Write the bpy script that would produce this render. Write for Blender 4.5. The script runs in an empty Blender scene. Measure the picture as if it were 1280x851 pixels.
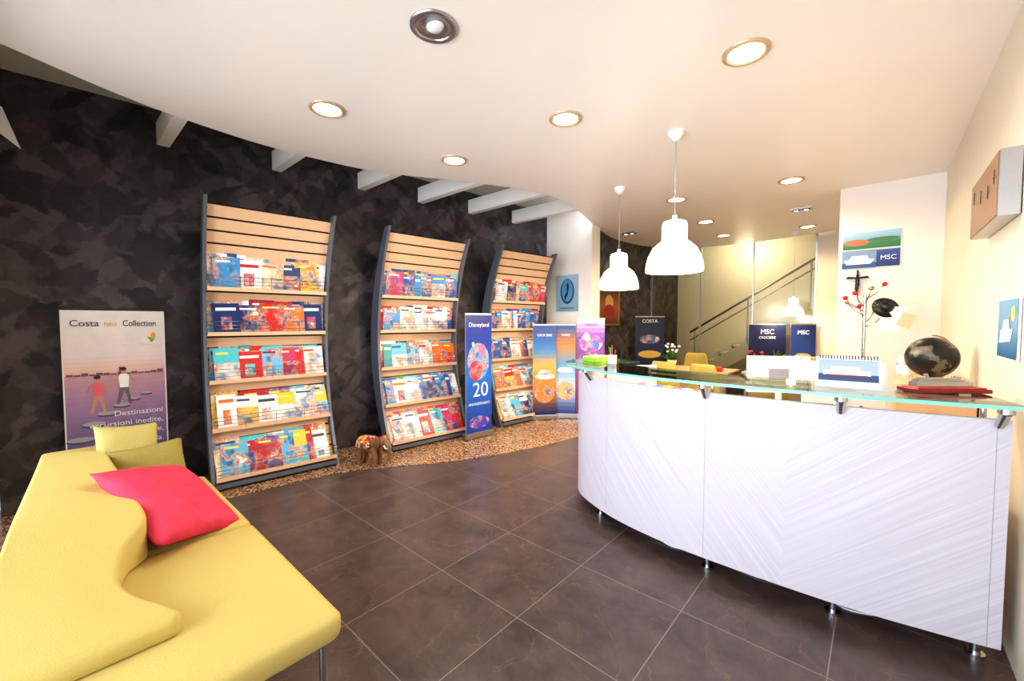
import bpy, bmesh, math, random
from mathutils import Vector, Matrix, Euler
random.seed(7)
R=math.radians
sc=bpy.context.scene
COLL=sc.collection

def lin(c):
    return tuple(((x/255)/12.92 if x/255<=0.04045 else ((x/255+0.055)/1.055)**2.4) for x in c)

# ------------------------------------------------------------------ materials
def newmat(name):
    m=bpy.data.materials.new(name); m.use_nodes=True
    nt=m.node_tree; b=nt.nodes['Principled BSDF']
    return m,nt,b
def N(nt,t,**kw):
    n=nt.nodes.new(t)
    for k,v in kw.items(): setattr(n,k,v)
    return n
def simple(name,rgb,rough=0.5,metal=0.0,var=0.06,scale=30,bump=0.0,emis=0,emcol=None,spec=0.5,trans=0,coat=0):
    m,nt,b=newmat(name)
    c=lin(rgb)
    nz=N(nt,'ShaderNodeTexNoise'); nz.inputs['Scale'].default_value=scale; nz.inputs['Detail'].default_value=4
    tc=N(nt,'ShaderNodeTexCoord'); nt.links.new(tc.outputs['Object'],nz.inputs['Vector'])
    mx=N(nt,'ShaderNodeMix'); mx.data_type='RGBA'
    mx.inputs[6].default_value=tuple(x*(1-var) for x in c)+(1,)
    mx.inputs[7].default_value=tuple(min(1,x*(1+var)) for x in c)+(1,)
    nt.links.new(nz.outputs['Fac'],mx.inputs[0]); nt.links.new(mx.outputs[2],b.inputs['Base Color'])
    b.inputs['Roughness'].default_value=rough; b.inputs['Metallic'].default_value=metal
    b.inputs['Specular IOR Level'].default_value=spec
    b.inputs['Transmission Weight'].default_value=trans
    b.inputs['Coat Weight'].default_value=coat
    if bump:
        bp=N(nt,'ShaderNodeBump'); bp.inputs['Strength'].default_value=bump; bp.inputs['Distance'].default_value=0.003
        nt.links.new(nz.outputs['Fac'],bp.inputs['Height']); nt.links.new(bp.outputs['Normal'],b.inputs['Normal'])
    if emis:
        b.inputs['Emission Color'].default_value=tuple(lin(emcol or rgb))+(1,)
        b.inputs['Emission Strength'].default_value=emis
    return m

M_white=simple('white_paint',(236,230,224),0.55,var=0.02,scale=4)
M_cream=simple('cream_wall_paint',(230,221,204),0.5,var=0.03,scale=3)
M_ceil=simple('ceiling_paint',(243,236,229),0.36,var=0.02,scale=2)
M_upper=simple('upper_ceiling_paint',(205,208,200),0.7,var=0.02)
M_chrome=simple('chrome',(200,200,205),0.18,1.0,var=0.02)
M_alu=simple('brushed_aluminium',(175,175,178),0.32,1.0,var=0.06,scale=60)
M_rackmetal=simple('rack_grey_metal',(110,115,128),0.35,0.4,var=0.04)
M_wood=simple('light_maple',(226,188,152),0.45,var=0.05,scale=8)
M_dark=simple('dark_gap',(22,20,22),0.6)
M_black=simple('black_plastic',(20,20,22),0.35)
M_wire=simple('wire_steel',(150,150,150),0.25,1.0)
M_seam=simple('panel_seam',(160,156,170),0.5)
M_emit=simple('lamp_glow',(255,244,214),0.5,emis=14,emcol=(255,238,205))
M_trim=simple('downlight_trim',(206,176,146),0.3,0.3)
M_shade=simple('pendant_white_shade',(252,248,240),0.25,emis=0.8,emcol=(255,246,232))
M_shade_in=simple('pendant_inside_glow',(255,250,235),0.4,emis=6,emcol=(255,246,225))
M_red=simple('red_lacquer',(200,30,30),0.3)
M_whiteplastic=simple('white_plastic',(235,235,240),0.3)
M_gold=simple('antique_gold',(190,150,80),0.3,0.9)
M_leaf=simple('leaf_green',(62,110,48),0.45,var=0.3)
M_terra=simple('white_pot',(225,220,210),0.4)
M_olive=simple('olive_chair_fabric',(180,162,84),0.8,var=0.08,scale=120,bump=0.3)
M_desk=simple('desk_top_beige',(214,186,144),0.35,var=0.04)

# vertex-colour print material
def printmat(name,rough=0.35,var=0.25,scale=40):
    m,nt,b=newmat(name)
    a=N(nt,'ShaderNodeVertexColor'); a.layer_name='Col'
    nz=N(nt,'ShaderNodeTexNoise'); nz.inputs['Scale'].default_value=scale; nz.inputs['Detail'].default_value=3
    tc=N(nt,'ShaderNodeTexCoord'); nt.links.new(tc.outputs['Object'],nz.inputs['Vector'])
    mr=N(nt,'ShaderNodeMapRange'); mr.inputs[1].default_value=0.3; mr.inputs[2].default_value=0.7
    mr.inputs[3].default_value=1-var; mr.inputs[4].default_value=1+var*0.4
    nt.links.new(nz.outputs['Fac'],mr.inputs[0])
    vm=N(nt,'ShaderNodeVectorMath',operation='SCALE')
    nt.links.new(a.outputs['Color'],vm.inputs[0]); nt.links.new(mr.outputs[0],vm.inputs['Scale'])
    nt.links.new(vm.outputs[0],b.inputs['Base Color'])
    b.inputs['Roughness'].default_value=rough
    return m
M_print=printmat('printed_paper',var=0.1)
M_printflat=printmat('printed_poster',var=0.06,scale=8)
def coverphoto():
    m,nt,b=newmat('printed_cover_photo')
    a=N(nt,'ShaderNodeVertexColor'); a.layer_name='Col'
    tc=N(nt,'ShaderNodeTexCoord')
    nz=N(nt,'ShaderNodeTexNoise'); nz.inputs['Scale'].default_value=11; nz.inputs['Detail'].default_value=6; nz.inputs['Distortion'].default_value=0.6
    nt.links.new(tc.outputs['Object'],nz.inputs['Vector'])
    cr=N(nt,'ShaderNodeValToRGB'); el=cr.color_ramp.elements
    el[0].position=0.3; el[0].color=tuple(lin((24,50,90)))+(1,)
    el[1].position=0.72; el[1].color=tuple(lin((250,246,238)))+(1,)
    for p,c in ((0.42,(50,120,180)),(0.5,(226,180,140)),(0.58,(190,70,45)),(0.64,(240,225,190))):
        q=el.new(p); q.color=tuple(lin(c))+(1,)
    nt.links.new(nz.outputs['Fac'],cr.inputs[0])
    nz2=N(nt,'ShaderNodeTexNoise'); nz2.inputs['Scale'].default_value=8; nz2.inputs['Detail'].default_value=4
    va=N(nt,'ShaderNodeVectorMath',operation='ADD'); va.inputs[1].default_value=(5,7,3); nt.links.new(tc.outputs['Object'],va.inputs[0]); nt.links.new(va.outputs[0],nz2.inputs['Vector'])
    mr=N(nt,'ShaderNodeMapRange'); mr.inputs[1].default_value=0.42; mr.inputs[2].default_value=0.56; mr.inputs[3].default_value=0.0; mr.inputs[4].default_value=0.8
    nt.links.new(nz2.outputs['Fac'],mr.inputs[0])
    mx=N(nt,'ShaderNodeMix'); mx.data_type='RGBA'; nt.links.new(mr.outputs[0],mx.inputs[0]); nt.links.new(a.outputs['Color'],mx.inputs[6]); nt.links.new(cr.outputs[0],mx.inputs[7])
    nt.links.new(mx.outputs[2],b.inputs['Base Color']); b.inputs['Roughness'].default_value=0.3
    return m
M_cover=coverphoto()

def plaster():
    m,nt,b=newmat('black_venetian_plaster')
    tc=N(nt,'ShaderNodeTexCoord')
    nz=N(nt,'ShaderNodeTexNoise'); nz.inputs['Scale'].default_value=3.5; nz.inputs['Detail'].default_value=7; nz.inputs['Roughness'].default_value=0.72
    nt.links.new(tc.outputs['Object'],nz.inputs['Vector'])
    sub=N(nt,'ShaderNodeVectorMath',operation='MULTIPLY_ADD')
    nt.links.new(nz.outputs['Color'],sub.inputs[0]); sub.inputs[1].default_value=(0.26,0.26,0.26)
    nt.links.new(tc.outputs['Object'],sub.inputs[2])
    outs=[]
    for rot,scl,sc_ in ((0.75,(1,2.2,6.0),1.6),(-0.7,(1,2.4,6.5),1.8),(0.1,(1,5.5,2.6),1.4)):
        mr_=N(nt,'ShaderNodeMapping'); mr_.inputs['Rotation'].default_value=(rot,0,0)
        mp=N(nt,'ShaderNodeMapping'); mp.inputs['Scale'].default_value=scl
        nt.links.new(sub.outputs[0],mr_.inputs['Vector']); nt.links.new(mr_.outputs[0],mp.inputs['Vector'])
        v=N(nt,'ShaderNodeTexVoronoi'); v.feature='SMOOTH_F1'; v.inputs['Scale'].default_value=sc_; v.inputs['Smoothness'].default_value=0.15; nt.links.new(mp.outputs[0],v.inputs['Vector'])
        sp=N(nt,'ShaderNodeSeparateColor'); nt.links.new(v.outputs['Color'],sp.inputs[0]); outs.append(sp)
    mxx=N(nt,'ShaderNodeMath',operation='MULTIPLY'); nt.links.new(outs[0].outputs[0],mxx.inputs[0]); nt.links.new(outs[1].outputs[0],mxx.inputs[1])
    ad=N(nt,'ShaderNodeMath',operation='MULTIPLY_ADD'); nt.links.new(outs[2].outputs[0],ad.inputs[0]); ad.inputs[1].default_value=0.3; nt.links.new(mxx.outputs[0],ad.inputs[2])
    fn=N(nt,'ShaderNodeTexNoise'); fn.inputs['Scale'].default_value=7; fn.inputs['Detail'].default_value=10; fn.inputs['Roughness'].default_value=0.7; nt.links.new(tc.outputs['Object'],fn.inputs['Vector'])
    ad2=N(nt,'ShaderNodeMath',operation='MULTIPLY_ADD'); nt.links.new(fn.outputs['Fac'],ad2.inputs[0]); ad2.inputs[1].default_value=0.45; nt.links.new(ad.outputs[0],ad2.inputs[2])
    cr=N(nt,'ShaderNodeValToRGB'); e=cr.color_ramp.elements
    e[0].position=0.3; e[0].color=tuple(lin((33,28,32)))+(1,)
    e[1].position=1.0; e[1].color=tuple(lin((84,76,80)))+(1,)
    nt.links.new(ad2.outputs[0],cr.inputs[0]); nt.links.new(cr.outputs[0],b.inputs['Base Color'])
    mr=N(nt,'ShaderNodeMapRange'); mr.inputs[3].default_value=0.6; mr.inputs[4].default_value=0.32
    nt.links.new(outs[1].outputs[1],mr.inputs[0]); nt.links.new(mr.outputs[0],b.inputs['Roughness'])
    bp=N(nt,'ShaderNodeBump'); bp.inputs['Strength'].default_value=0.2; bp.inputs['Distance'].default_value=0.008
    nt.links.new(ad2.outputs[0],bp.inputs['Height']); nt.links.new(bp.outputs[0],b.inputs['Normal'])
    return m
M_plaster=plaster()

def floormat():
    m,nt,b=newmat('brown_stone_tiles')
    tc=N(nt,'ShaderNodeTexCoord'); sx=N(nt,'ShaderNodeSeparateXYZ'); nt.links.new(tc.outputs['Object'],sx.inputs[0])
    def mth(op,a,bv=None,c=None):
        n=N(nt,'ShaderNodeMath',operation=op)
        for i,q in enumerate((a,bv,c)):
            if q is None: continue
            if isinstance(q,(int,float)): n.inputs[i].default_value=q
            else: nt.links.new(q,n.inputs[i])
        return n.outputs[0]
    def line(o,off):
        s=mth('DIVIDE',mth('ADD',o,off),0.605); f=mth('FRACT',s)
        d=mth('ABSOLUTE',mth('SUBTRACT',f,0.5))
        return mth('GREATER_THAN',d,0.5-0.0038),mth('FLOOR',s)
    lx,fx=line(sx.outputs[0],1.94+6.05); ly,fy=line(sx.outputs[1],-1.533+6.05)
    g=mth('MAXIMUM',lx,ly)
    cb=N(nt,'ShaderNodeCombineXYZ'); nt.links.new(fx,cb.inputs[0]); nt.links.new(fy,cb.inputs[1])
    wn=N(nt,'ShaderNodeTexWhiteNoise'); nt.links.new(cb.outputs[0],wn.inputs['Vector'])
    va=N(nt,'ShaderNodeVectorMath',operation='MULTIPLY_ADD'); nt.links.new(wn.outputs['Color'],va.inputs[0]); va.inputs[1].default_value=(9,9,9)
    nt.links.new(tc.outputs['Object'],va.inputs[2])
    nz=N(nt,'ShaderNodeTexNoise'); nz.inputs['Scale'].default_value=4.5; nz.inputs['Detail'].default_value=9; nz.inputs['Roughness'].default_value=0.7; nz.inputs['Distortion'].default_value=0.5
    nt.links.new(va.outputs[0],nz.inputs['Vector'])
    cr=N(nt,'ShaderNodeValToRGB'); e=cr.color_ramp.elements
    e[0].position=0.3; e[0].color=tuple(lin((66,54,52)))+(1,)
    e[1].position=0.76; e[1].color=tuple(lin((104,87,82)))+(1,)
    nt.links.new(nz.outputs['Fac'],cr.inputs[0])
    nz2=N(nt,'ShaderNodeTexNoise'); nz2.inputs['Scale'].default_value=2.2; nz2.inputs['Detail'].default_value=6; nz2.inputs['Distortion'].default_value=1.2
    nt.links.new(va.outputs[0],nz2.inputs['Vector'])
    vd=mth('LESS_THAN',mth('ABSOLUTE',mth('SUBTRACT',nz2.outputs['Fac'],0.5)),0.004)
    m1=N(nt,'ShaderNodeMix'); m1.data_type='RGBA'; nt.links.new(mth('MULTIPLY',vd,0.25),m1.inputs[0]); nt.links.new(cr.outputs[0],m1.inputs[6])
    m1.inputs[7].default_value=tuple(lin((150,108,84)))+(1,)
    m2=N(nt,'ShaderNodeMix'); m2.data_type='RGBA'; nt.links.new(g,m2.inputs[0]); nt.links.new(m1.outputs[2],m2.inputs[6])
    m2.inputs[7].default_value=tuple(lin((136,124,118)))+(1,)
    nt.links.new(m2.outputs[2],b.inputs['Base Color'])
    mr=N(nt,'ShaderNodeMapRange'); mr.inputs[3].default_value=0.26; mr.inputs[4].default_value=0.36
    nt.links.new(nz.outputs['Fac'],mr.inputs[0]); nt.links.new(mr.outputs[0],b.inputs['Roughness'])
    return m
M_floor=floormat()
def granite():
    m,nt,b=newmat('speckled_granite')
    tc=N(nt,'ShaderNodeTexCoord'); v=N(nt,'ShaderNodeTexVoronoi'); v.inputs['Scale'].default_value=75
    nt.links.new(tc.outputs['Object'],v.inputs['Vector'])
    sp=N(nt,'ShaderNodeSeparateColor'); nt.links.new(v.outputs['Color'],sp.inputs[0])
    cr=N(nt,'ShaderNodeValToRGB'); cr.color_ramp.interpolation='CONSTANT'; el=cr.color_ramp.elements
    el[0].position=0; el[0].color=tuple(lin((76,56,48)))+(1,)
    el[1].position=0.22; el[1].color=tuple(lin((160,120,88)))+(1,)
    for p,c in ((0.5,(188,150,110)),(0.75,(124,96,76)),(0.9,(210,184,150))):
        q=el.new(p); q.color=tuple(lin(c))+(1,)
    nt.links.new(sp.outputs[0],cr.inputs[0]); nt.links.new(cr.outputs[0],b.inputs['Base Color'])
    b.inputs['Roughness'].default_value=0.25
    return m
M_granite=granite()
def slatmat():
    m,nt,b=newmat('counter_brushed_laminate')
    tc=N(nt,'ShaderNodeTexCoord')
    outs=[]
    for ang in (40,-50):
        m0=N(nt,'ShaderNodeMapping'); m0.inputs['Rotation'].default_value=(0,R(ang),0); nt.links.new(tc.outputs['Object'],m0.inputs['Vector'])
        mp=N(nt,'ShaderNodeMapping'); mp.inputs['Scale'].default_value=(110,0.0,1.2); nt.links.new(m0.outputs[0],mp.inputs['Vector'])
        w=N(nt,'ShaderNodeTexNoise'); w.inputs['Scale'].default_value=1; w.inputs['Detail'].default_value=2; nt.links.new(mp.outputs[0],w.inputs['Vector']); outs.append(w)
    sx=N(nt,'ShaderNodeSeparateXYZ'); nt.links.new(tc.outputs['Object'],sx.inputs[0])
    md=N(nt,'ShaderNodeMath',operation='GREATER_THAN'); nt.links.new(sx.outputs[0],md.inputs[0]); md.inputs[1].default_value=-0.35
    mf=N(nt,'ShaderNodeMix'); mf.data_type='FLOAT'; nt.links.new(md.outputs[0],mf.inputs[0]); nt.links.new(outs[0].outputs['Fac'],mf.inputs[2]); nt.links.new(outs[1].outputs['Fac'],mf.inputs[3])
    mr=N(nt,'ShaderNodeMapRange'); mr.inputs[1].default_value=0.25; mr.inputs[2].default_value=0.75; nt.links.new(mf.outputs[0],mr.inputs[0])
    mx=N(nt,'ShaderNodeMix'); mx.data_type='RGBA'
    mx.inputs[6].default_value=tuple(lin((192,184,197)))+(1,); mx.inputs[7].default_value=tuple(lin((210,203,212)))+(1,)
    nt.links.new(mr.outputs[0],mx.inputs[0]); nt.links.new(mx.outputs[2],b.inputs['Base Color'])
    b.inputs['Roughness'].default_value=0.5
    bp=N(nt,'ShaderNodeBump'); bp.inputs['Strength'].default_value=0.12; bp.inputs['Distance'].default_value=0.001
    nt.links.new(mr.outputs[0],bp.inputs['Height']); nt.links.new(bp.outputs[0],b.inputs['Normal'])
    return m
M_slat=slatmat()
def glassmat(name,tint,gl=0.12,rough=0.02):
    m=bpy.data.materials.new(name); m.use_nodes=True; nt=m.node_tree; nt.nodes.clear()
    o=N(nt,'ShaderNodeOutputMaterial'); t=N(nt,'ShaderNodeBsdfTransparent'); t.inputs[0].default_value=tuple(tint)+(1,)
    g=N(nt,'ShaderNodeBsdfGlossy'); g.inputs['Roughness'].default_value=rough
    lw=N(nt,'ShaderNodeFresnel'); lw.inputs['IOR'].default_value=1.45
    mu=N(nt,'ShaderNodeMath',operation='ADD'); mu.inputs[1].default_value=gl; nt.links.new(lw.outputs[0],mu.inputs[0])
    mx=N(nt,'ShaderNodeMixShader'); nt.links.new(mu.outputs[0],mx.inputs[0]); nt.links.new(t.outputs[0],mx.inputs[1]); nt.links.new(g.outputs[0],mx.inputs[2])
    nt.links.new(mx.outputs[0],o.inputs[0]); return m
M_glass=glassmat('window_glass',(0.96,0.98,0.98),0.0)
M_glass2=glassmat('partition_glass',(0.86,0.87,0.8),0.0,0.16)
M_cglass=glassmat('counter_green_glass',(0.82,0.95,0.91),0.03)
M_gedge=simple('glass_green_edge_glow',(120,204,178),0.15,emis=0.12,emcol=(110,205,180))  # faint emission added so the unlit glass rim reads bright green
M_sofa=simple('mustard_wool',(204,184,112),0.85,var=0.08,scale=220,bump=0.5,spec=0.2)
M_pred=simple('pink_red_pillow',(216,58,90),0.75,var=0.4,scale=16,bump=0.4)
M_pgreen=simple('olive_pillow',(152,138,66),0.75,var=0.15,scale=60,bump=0.5)

# ------------------------------------------------------------------ builder
class B:
    def __init__(s): s.v=[];s.f=[];s.m=[];s.c=[];s.sm=[];s.mats=[]
    def add(s,vs,fs,mat,col=(1,1,1),smooth=False,M=None):
        o=len(s.v)
        for v in vs:
            v=Vector(v)
            s.v.append(M@v if M is not None else v)
        if mat not in s.mats: s.mats.append(mat)
        i=s.mats.index(mat)
        for f in fs:
            s.f.append([o+k for k in f]); s.m.append(i); s.c.append(col); s.sm.append(smooth)
    def box(s,c,sz,mat,col=(1,1,1),rot=(0,0,0)):
        x,y,z=(q/2 for q in sz)
        vs=[(-x,-y,-z),(x,-y,-z),(x,y,-z),(-x,y,-z),(-x,-y,z),(x,-y,z),(x,y,z),(-x,y,z)]
        fs=[(0,3,2,1),(4,5,6,7),(0,1,5,4),(1,2,6,5),(2,3,7,6),(3,0,4,7)]
        s.add(vs,fs,mat,col,False,Matrix.Translation(c)@Euler(rot).to_matrix().to_4x4())
    def cyl(s,p0,p1,r0,mat,r1=None,n=14,col=(1,1,1)):
        p0=Vector(p0);p1=Vector(p1);r1=r0 if r1 is None else r1
        d=(p1-p0).normalized(); a=d.orthogonal().normalized(); b=d.cross(a)
        vs=[];fs=[]
        for p,r in ((p0,r0),(p1,r1)):
            for k in range(n):
                t=2*math.pi*k/n; vs.append(p+a*r*math.cos(t)+b*r*math.sin(t))
        for k in range(n): fs.append((k,(k+1)%n,n+(k+1)%n,n+k))
        s.add(vs,fs,mat,col,True)
        s.add(vs[:n],[tuple(reversed(range(n)))],mat,col); s.add(vs[n:],[tuple(range(n))],mat,col)
    def lathe(s,prof,c,mat,n=36,col=(1,1,1),M=None):
        vs=[];fs=[]
        for r,z in prof:
            for k in range(n):
                t=2*math.pi*k/n; vs.append((c[0]+r*math.cos(t),c[1]+r*math.sin(t),c[2]+z))
        for j in range(len(prof)-1):
            for k in range(n):
                fs.append((j*n+k,j*n+(k+1)%n,(j+1)*n+(k+1)%n,(j+1)*n+k))
        s.add(vs,fs,mat,col,True,M)
    def ell(s,c,r,mat,rot=(0,0,0),n=20,m=12,col=(1,1,1)):
        vs=[];fs=[]
        for j in range(m+1):
            ph=math.pi*j/m
            for k in range(n):
                t=2*math.pi*k/n
                vs.append((max(1e-4,math.sin(ph))*math.cos(t)*r[0],max(1e-4,math.sin(ph))*math.sin(t)*r[1],-math.cos(ph)*r[2]))
        for j in range(m):
            for k in range(n): fs.append((j*n+k,j*n+(k+1)%n,(j+1)*n+(k+1)%n,(j+1)*n+k))
        s.add(vs,fs,mat,col,True,Matrix.Translation(c)@Euler(rot).to_matrix().to_4x4())
    def prism(s,poly,z0,z1,mat,col=(1,1,1),side=None):
        n=len(poly); vs=[(x,y,z0) for x,y in poly]+[(x,y,z1) for x,y in poly]
        s.add(vs,[tuple(reversed(range(n))),tuple(range(n,2*n))],mat,col)
        s.add(vs,[(k,(k+1)%n,n+(k+1)%n,n+k) for k in range(n)],side or mat,col)
    def tube(s,pts,r,mat,n=8,col=(1,1,1)):
        pts=[Vector(p) for p in pts]; vs=[];fs=[]; prev=None
        rr=r if isinstance(r,(list,tuple)) else [r]*len(pts)
        for i,p in enumerate(pts):
            d=(pts[min(i+1,len(pts)-1)]-pts[max(i-1,0)]).normalized()
            a=d.orthogonal().normalized() if prev is None else (prev-d*prev.dot(d)).normalized()
            prev=a; b=d.cross(a)
            for k in range(n):
                t=2*math.pi*k/n; vs.append(p+(a*math.cos(t)+b*math.sin(t))*rr[i])
        for j in range(len(pts)-1):
            for k in range(n): fs.append((j*n+k,j*n+(k+1)%n,(j+1)*n+(k+1)%n,(j+1)*n+k))
        fs.append(tuple(reversed(range(n)))); fs.append(tuple(range((len(pts)-1)*n,len(pts)*n)))
        s.add(vs,fs,mat,col,True)
    def rect(s,x0,z0,x1,z1,y,col,mat=None):
        s.add([(x0,y,z0),(x1,y,z0),(x1,y,z1),(x0,y,z1)],[(0,1,2,3)],mat or M_printflat,lin(col))
    def poly(s,pts,y,col,mat=None):
        a=sum(pts[i][0]*pts[(i+1)%len(pts)][1]-pts[(i+1)%len(pts)][0]*pts[i][1] for i in range(len(pts)))
        if a<0: pts=pts[::-1]
        s.add([(p[0],y,p[1]) for p in pts],[tuple(range(len(pts)))],mat or M_printflat,lin(col))
    def disc(s,cx,cz,rx,rz,y,col,mat=None,n=20):
        s.poly([(cx+rx*math.cos(2*math.pi*k/n),cz+rz*math.sin(2*math.pi*k/n)) for k in range(n)],y,col,mat)
    def grad(s,x0,x1,stops,y,n=18,mat=None):
        z0=stops[0][0];z1=stops[-1][0]
        for i in range(n):
            a=z0+(z1-z0)*i/n; bb=z0+(z1-z0)*(i+1)/n; mz=(a+bb)/2
            for (p,c),(q,d) in zip(stops,stops[1:]):
                if p<=mz<=q:
                    t=(mz-p)/(q-p); col=tuple(c[k]*(1-t)+d[k]*t for k in range(3))
            s.rect(x0,a,x1,bb,y,col,mat)
    def build(s,name,parent=None,loc=(0,0,0),rot=(0,0,0),bevel=0,seg=2,recalc=False):
        me=bpy.data.meshes.new(name); me.from_pydata([tuple(v) for v in s.v],[],s.f)
        for mt in s.mats: me.materials.append(mt)
        ca=me.color_attributes.new('Col','FLOAT_COLOR','CORNER')
        for p in me.polygons:
            p.material_index=s.m[p.index]; p.use_smooth=s.sm[p.index]
            for li in p.loop_indices: ca.data[li].color=tuple(s.c[p.index])+(1,)
        if recalc:
            bm=bmesh.new(); bm.from_mesh(me); bmesh.ops.recalc_face_normals(bm,faces=bm.faces); bm.to_mesh(me); bm.free()
        me.update()
        o=bpy.data.objects.new(name,me); COLL.objects.link(o)
        o.location=loc; o.rotation_euler=rot
        if parent: o.parent=parent
        if bevel:
            md=o.modifiers.new('bevel','BEVEL'); md.width=bevel; md.segments=seg; md.limit_method='ANGLE'
        return o
def empty(name,loc=(0,0,0),rz=0):
    e=bpy.data.objects.new(name,None); COLL.objects.link(e); e.location=loc; e.rotation_euler=(0,0,rz); e.empty_display_size=0.1
    return e
def text(body,size,x,z,mat,parent,y=-0.006,align='LEFT',name='lettering'):
    c=bpy.data.curves.new(name,'FONT'); c.body=body; c.size=size; c.align_x=align; c.extrude=0.0004
    o=bpy.data.objects.new(name,c); COLL.objects.link(o); o.parent=parent
    o.location=(x,y,z); o.rotation_euler=(R(90),0,0); c.materials.append(mat); return o
M_twhite=simple('white_ink',(245,245,245),0.5)
M_tdark=simple('dark_ink',(50,45,60),0.5)
M_tyel=simple('yellow_ink',(225,190,60),0.5)
def catmull(P,n=8):
    out=[]; Q=[Vector(p) for p in P]; Q=[2*Q[0]-Q[1]]+Q+[2*Q[-1]-Q[-2]]
    for i in range(1,len(Q)-2):
        for k in range(n):
            t=k/n; a,b,c,d=Q[i-1:i+3]
            out.append(0.5*((2*b)+(c-a)*t+(2*a-5*b+4*c-d)*t*t+(-a+3*b-3*c+d)*t**3))
    out.append(Q[-2]); return out

# ------------------------------------------------------------------ room shell
WA=R(-5.71); WX=lambda y:-4.95+0.1*y
XR=0.47
b=B(); b.box((-2.3,5.2,-0.05),(5.8,11.2,0.1),M_floor); b.build('floor',None)
gr=[(-4.3,-0.3),(-4.2,0.3),(-4.1,1.0),(-3.97,1.9),(-3.43,2.8),(-3.14,3.5),(-2.92,4.6),(-3.1,5.8)]
gc=[(p.x,p.y) for p in catmull([(x,y,0) for x,y in gr],6)]
b=B(); b.prism([(WX(-0.3),-0.3)]+gc+[(WX(5.8),5.8)],0.0005,0.006,M_granite); b.build('floor_granite_strip')
b=B(); b.prism([(WX(-0.3),-0.3),(WX(10.7),10.7),(WX(10.7)-0.15,10.7),(WX(-0.3)-0.15,-0.3)],0,3.4,M_plaster); b.build('wall_left')
b=B(); b.box((XR+0.075,5.2,1.7),(0.15,11,3.4),M_cream); b.build('wall_right')
b=B(); b.box((-2.2,10.75,1.7),(5.5,0.1,3.4),M_cream); b.build('wall_back')
b=B(); b.box(((-0.39+XR)/2,6.25,1.53),(XR+0.39,0.1,3.04),M_white); b.build('wall_back_right')
b=B(); b.box(((-4.37-3.47)/2,5.93,1.7),(0.9,0.25,3.4),M_white); b.build('wall_partition')
b=B(); b.box((-0.7,9.25,1.525),(0.34,0.14,3.05),M_cream); b.build('wall_column')
b=B()
b.box((-4.45,-0.4,1.7),(1.15,0.15,3.4),M_white); b.box((-1.7,-0.4,0.06),(4.36,0.15,0.12),M_white); b.box((-1.7,-0.4,3.18),(4.36,0.15,0.44),M_white)
b.build('wall_front')
b=B()
for x in (-3.84,-2.4,-1.0,0.43): b.box((x,-0.4,1.54),(0.06,0.08,2.84),M_alu)
b.box((-1.7,-0.4,0.15),(4.3,0.08,0.06),M_alu); b.box((-1.7,-0.4,2.93),(4.3,0.08,0.06),M_alu)
b.box((-1.7,-0.4,1.54),(4.2,0.01,2.7),M_glass)
b.build('window_1')
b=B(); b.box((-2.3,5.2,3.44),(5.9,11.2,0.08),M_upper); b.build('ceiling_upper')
ce=[(-0.6,8.87),(-1.78,9.1),(-2.6,9.05),(-3.16,8.8),(-3.62,8.06),(-3.72,7.0),(-3.5,6.0),(-3.17,4.9),(-3.05,4.15),(-3.21,3.6),(-3.55,2.94),(-3.84,2.44),(-3.98,2.05),(-4.07,1.3),(-3.96,.51),(-3.7,-.13),(-3.65,-.32)]
cc=[(p.x,p.y) for p in catmull([(x,y,0) for x,y in ce],5)]
b=B(); b.prism([(XR,-0.32),(XR,8.87)]+cc,3.05,3.09,M_ceil); b.build('ceiling')
for y in (0.69,1.6,2.5,3.3,4.12,4.98):
    b=B(); b.box(((WX(y)-2.9)/2,y+0.04,3.185),(-2.9-WX(y)-0.01,0.09,0.19),M_white); b.build('ceiling_beam')
# back glazing
b=B()
for x in (-3.98,-2.9,-1.9,-0.9): b.box((x,9.32,1.7),(0.025,0.03,3.3),M_alu)
b.box((-2.44,9.32,1.7),(3.06,0.012,3.3),M_glass2)
b.build('window_2')
# stairs behind glazing
b=B()
for i in range(12):
    x=-3.5+0.26*i; z=0.17*(i+1)
    b.box((x,10.1,z-0.02),(0.3,0.9,0.04),M_cream); b.box((x-0.14,10.1,z-0.085),(0.02,0.9,0.17),M_cream)
b.add([(-3.75,9.63,0.0),(-0.5,9.63,2.15),(-0.5,9.63,1.8),(-3.25,9.63,0.0)],[(0,3,2,1)],M_cream)
b.add([(-3.75,9.67,0.0),(-0.5,9.67,2.15),(-0.5,9.67,1.8),(-3.25,9.67,0.0)],[(0,1,2,3)],M_cream)
b.tube([(-3.2,9.62,1.28),(-0.92,9.62,2.72)],0.022,M_alu); b.tube([(-3.2,9.62,1.10),(-0.92,9.62,2.54)],0.012,M_alu)
for i in range(3):
    x=-3.1+i*1.05; z=1.28+(x+3.2)*0.632; b.cyl((x,9.62,z-0.95),(x,9.62,z),0.014,M_alu)
b.build('staircase')

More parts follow.
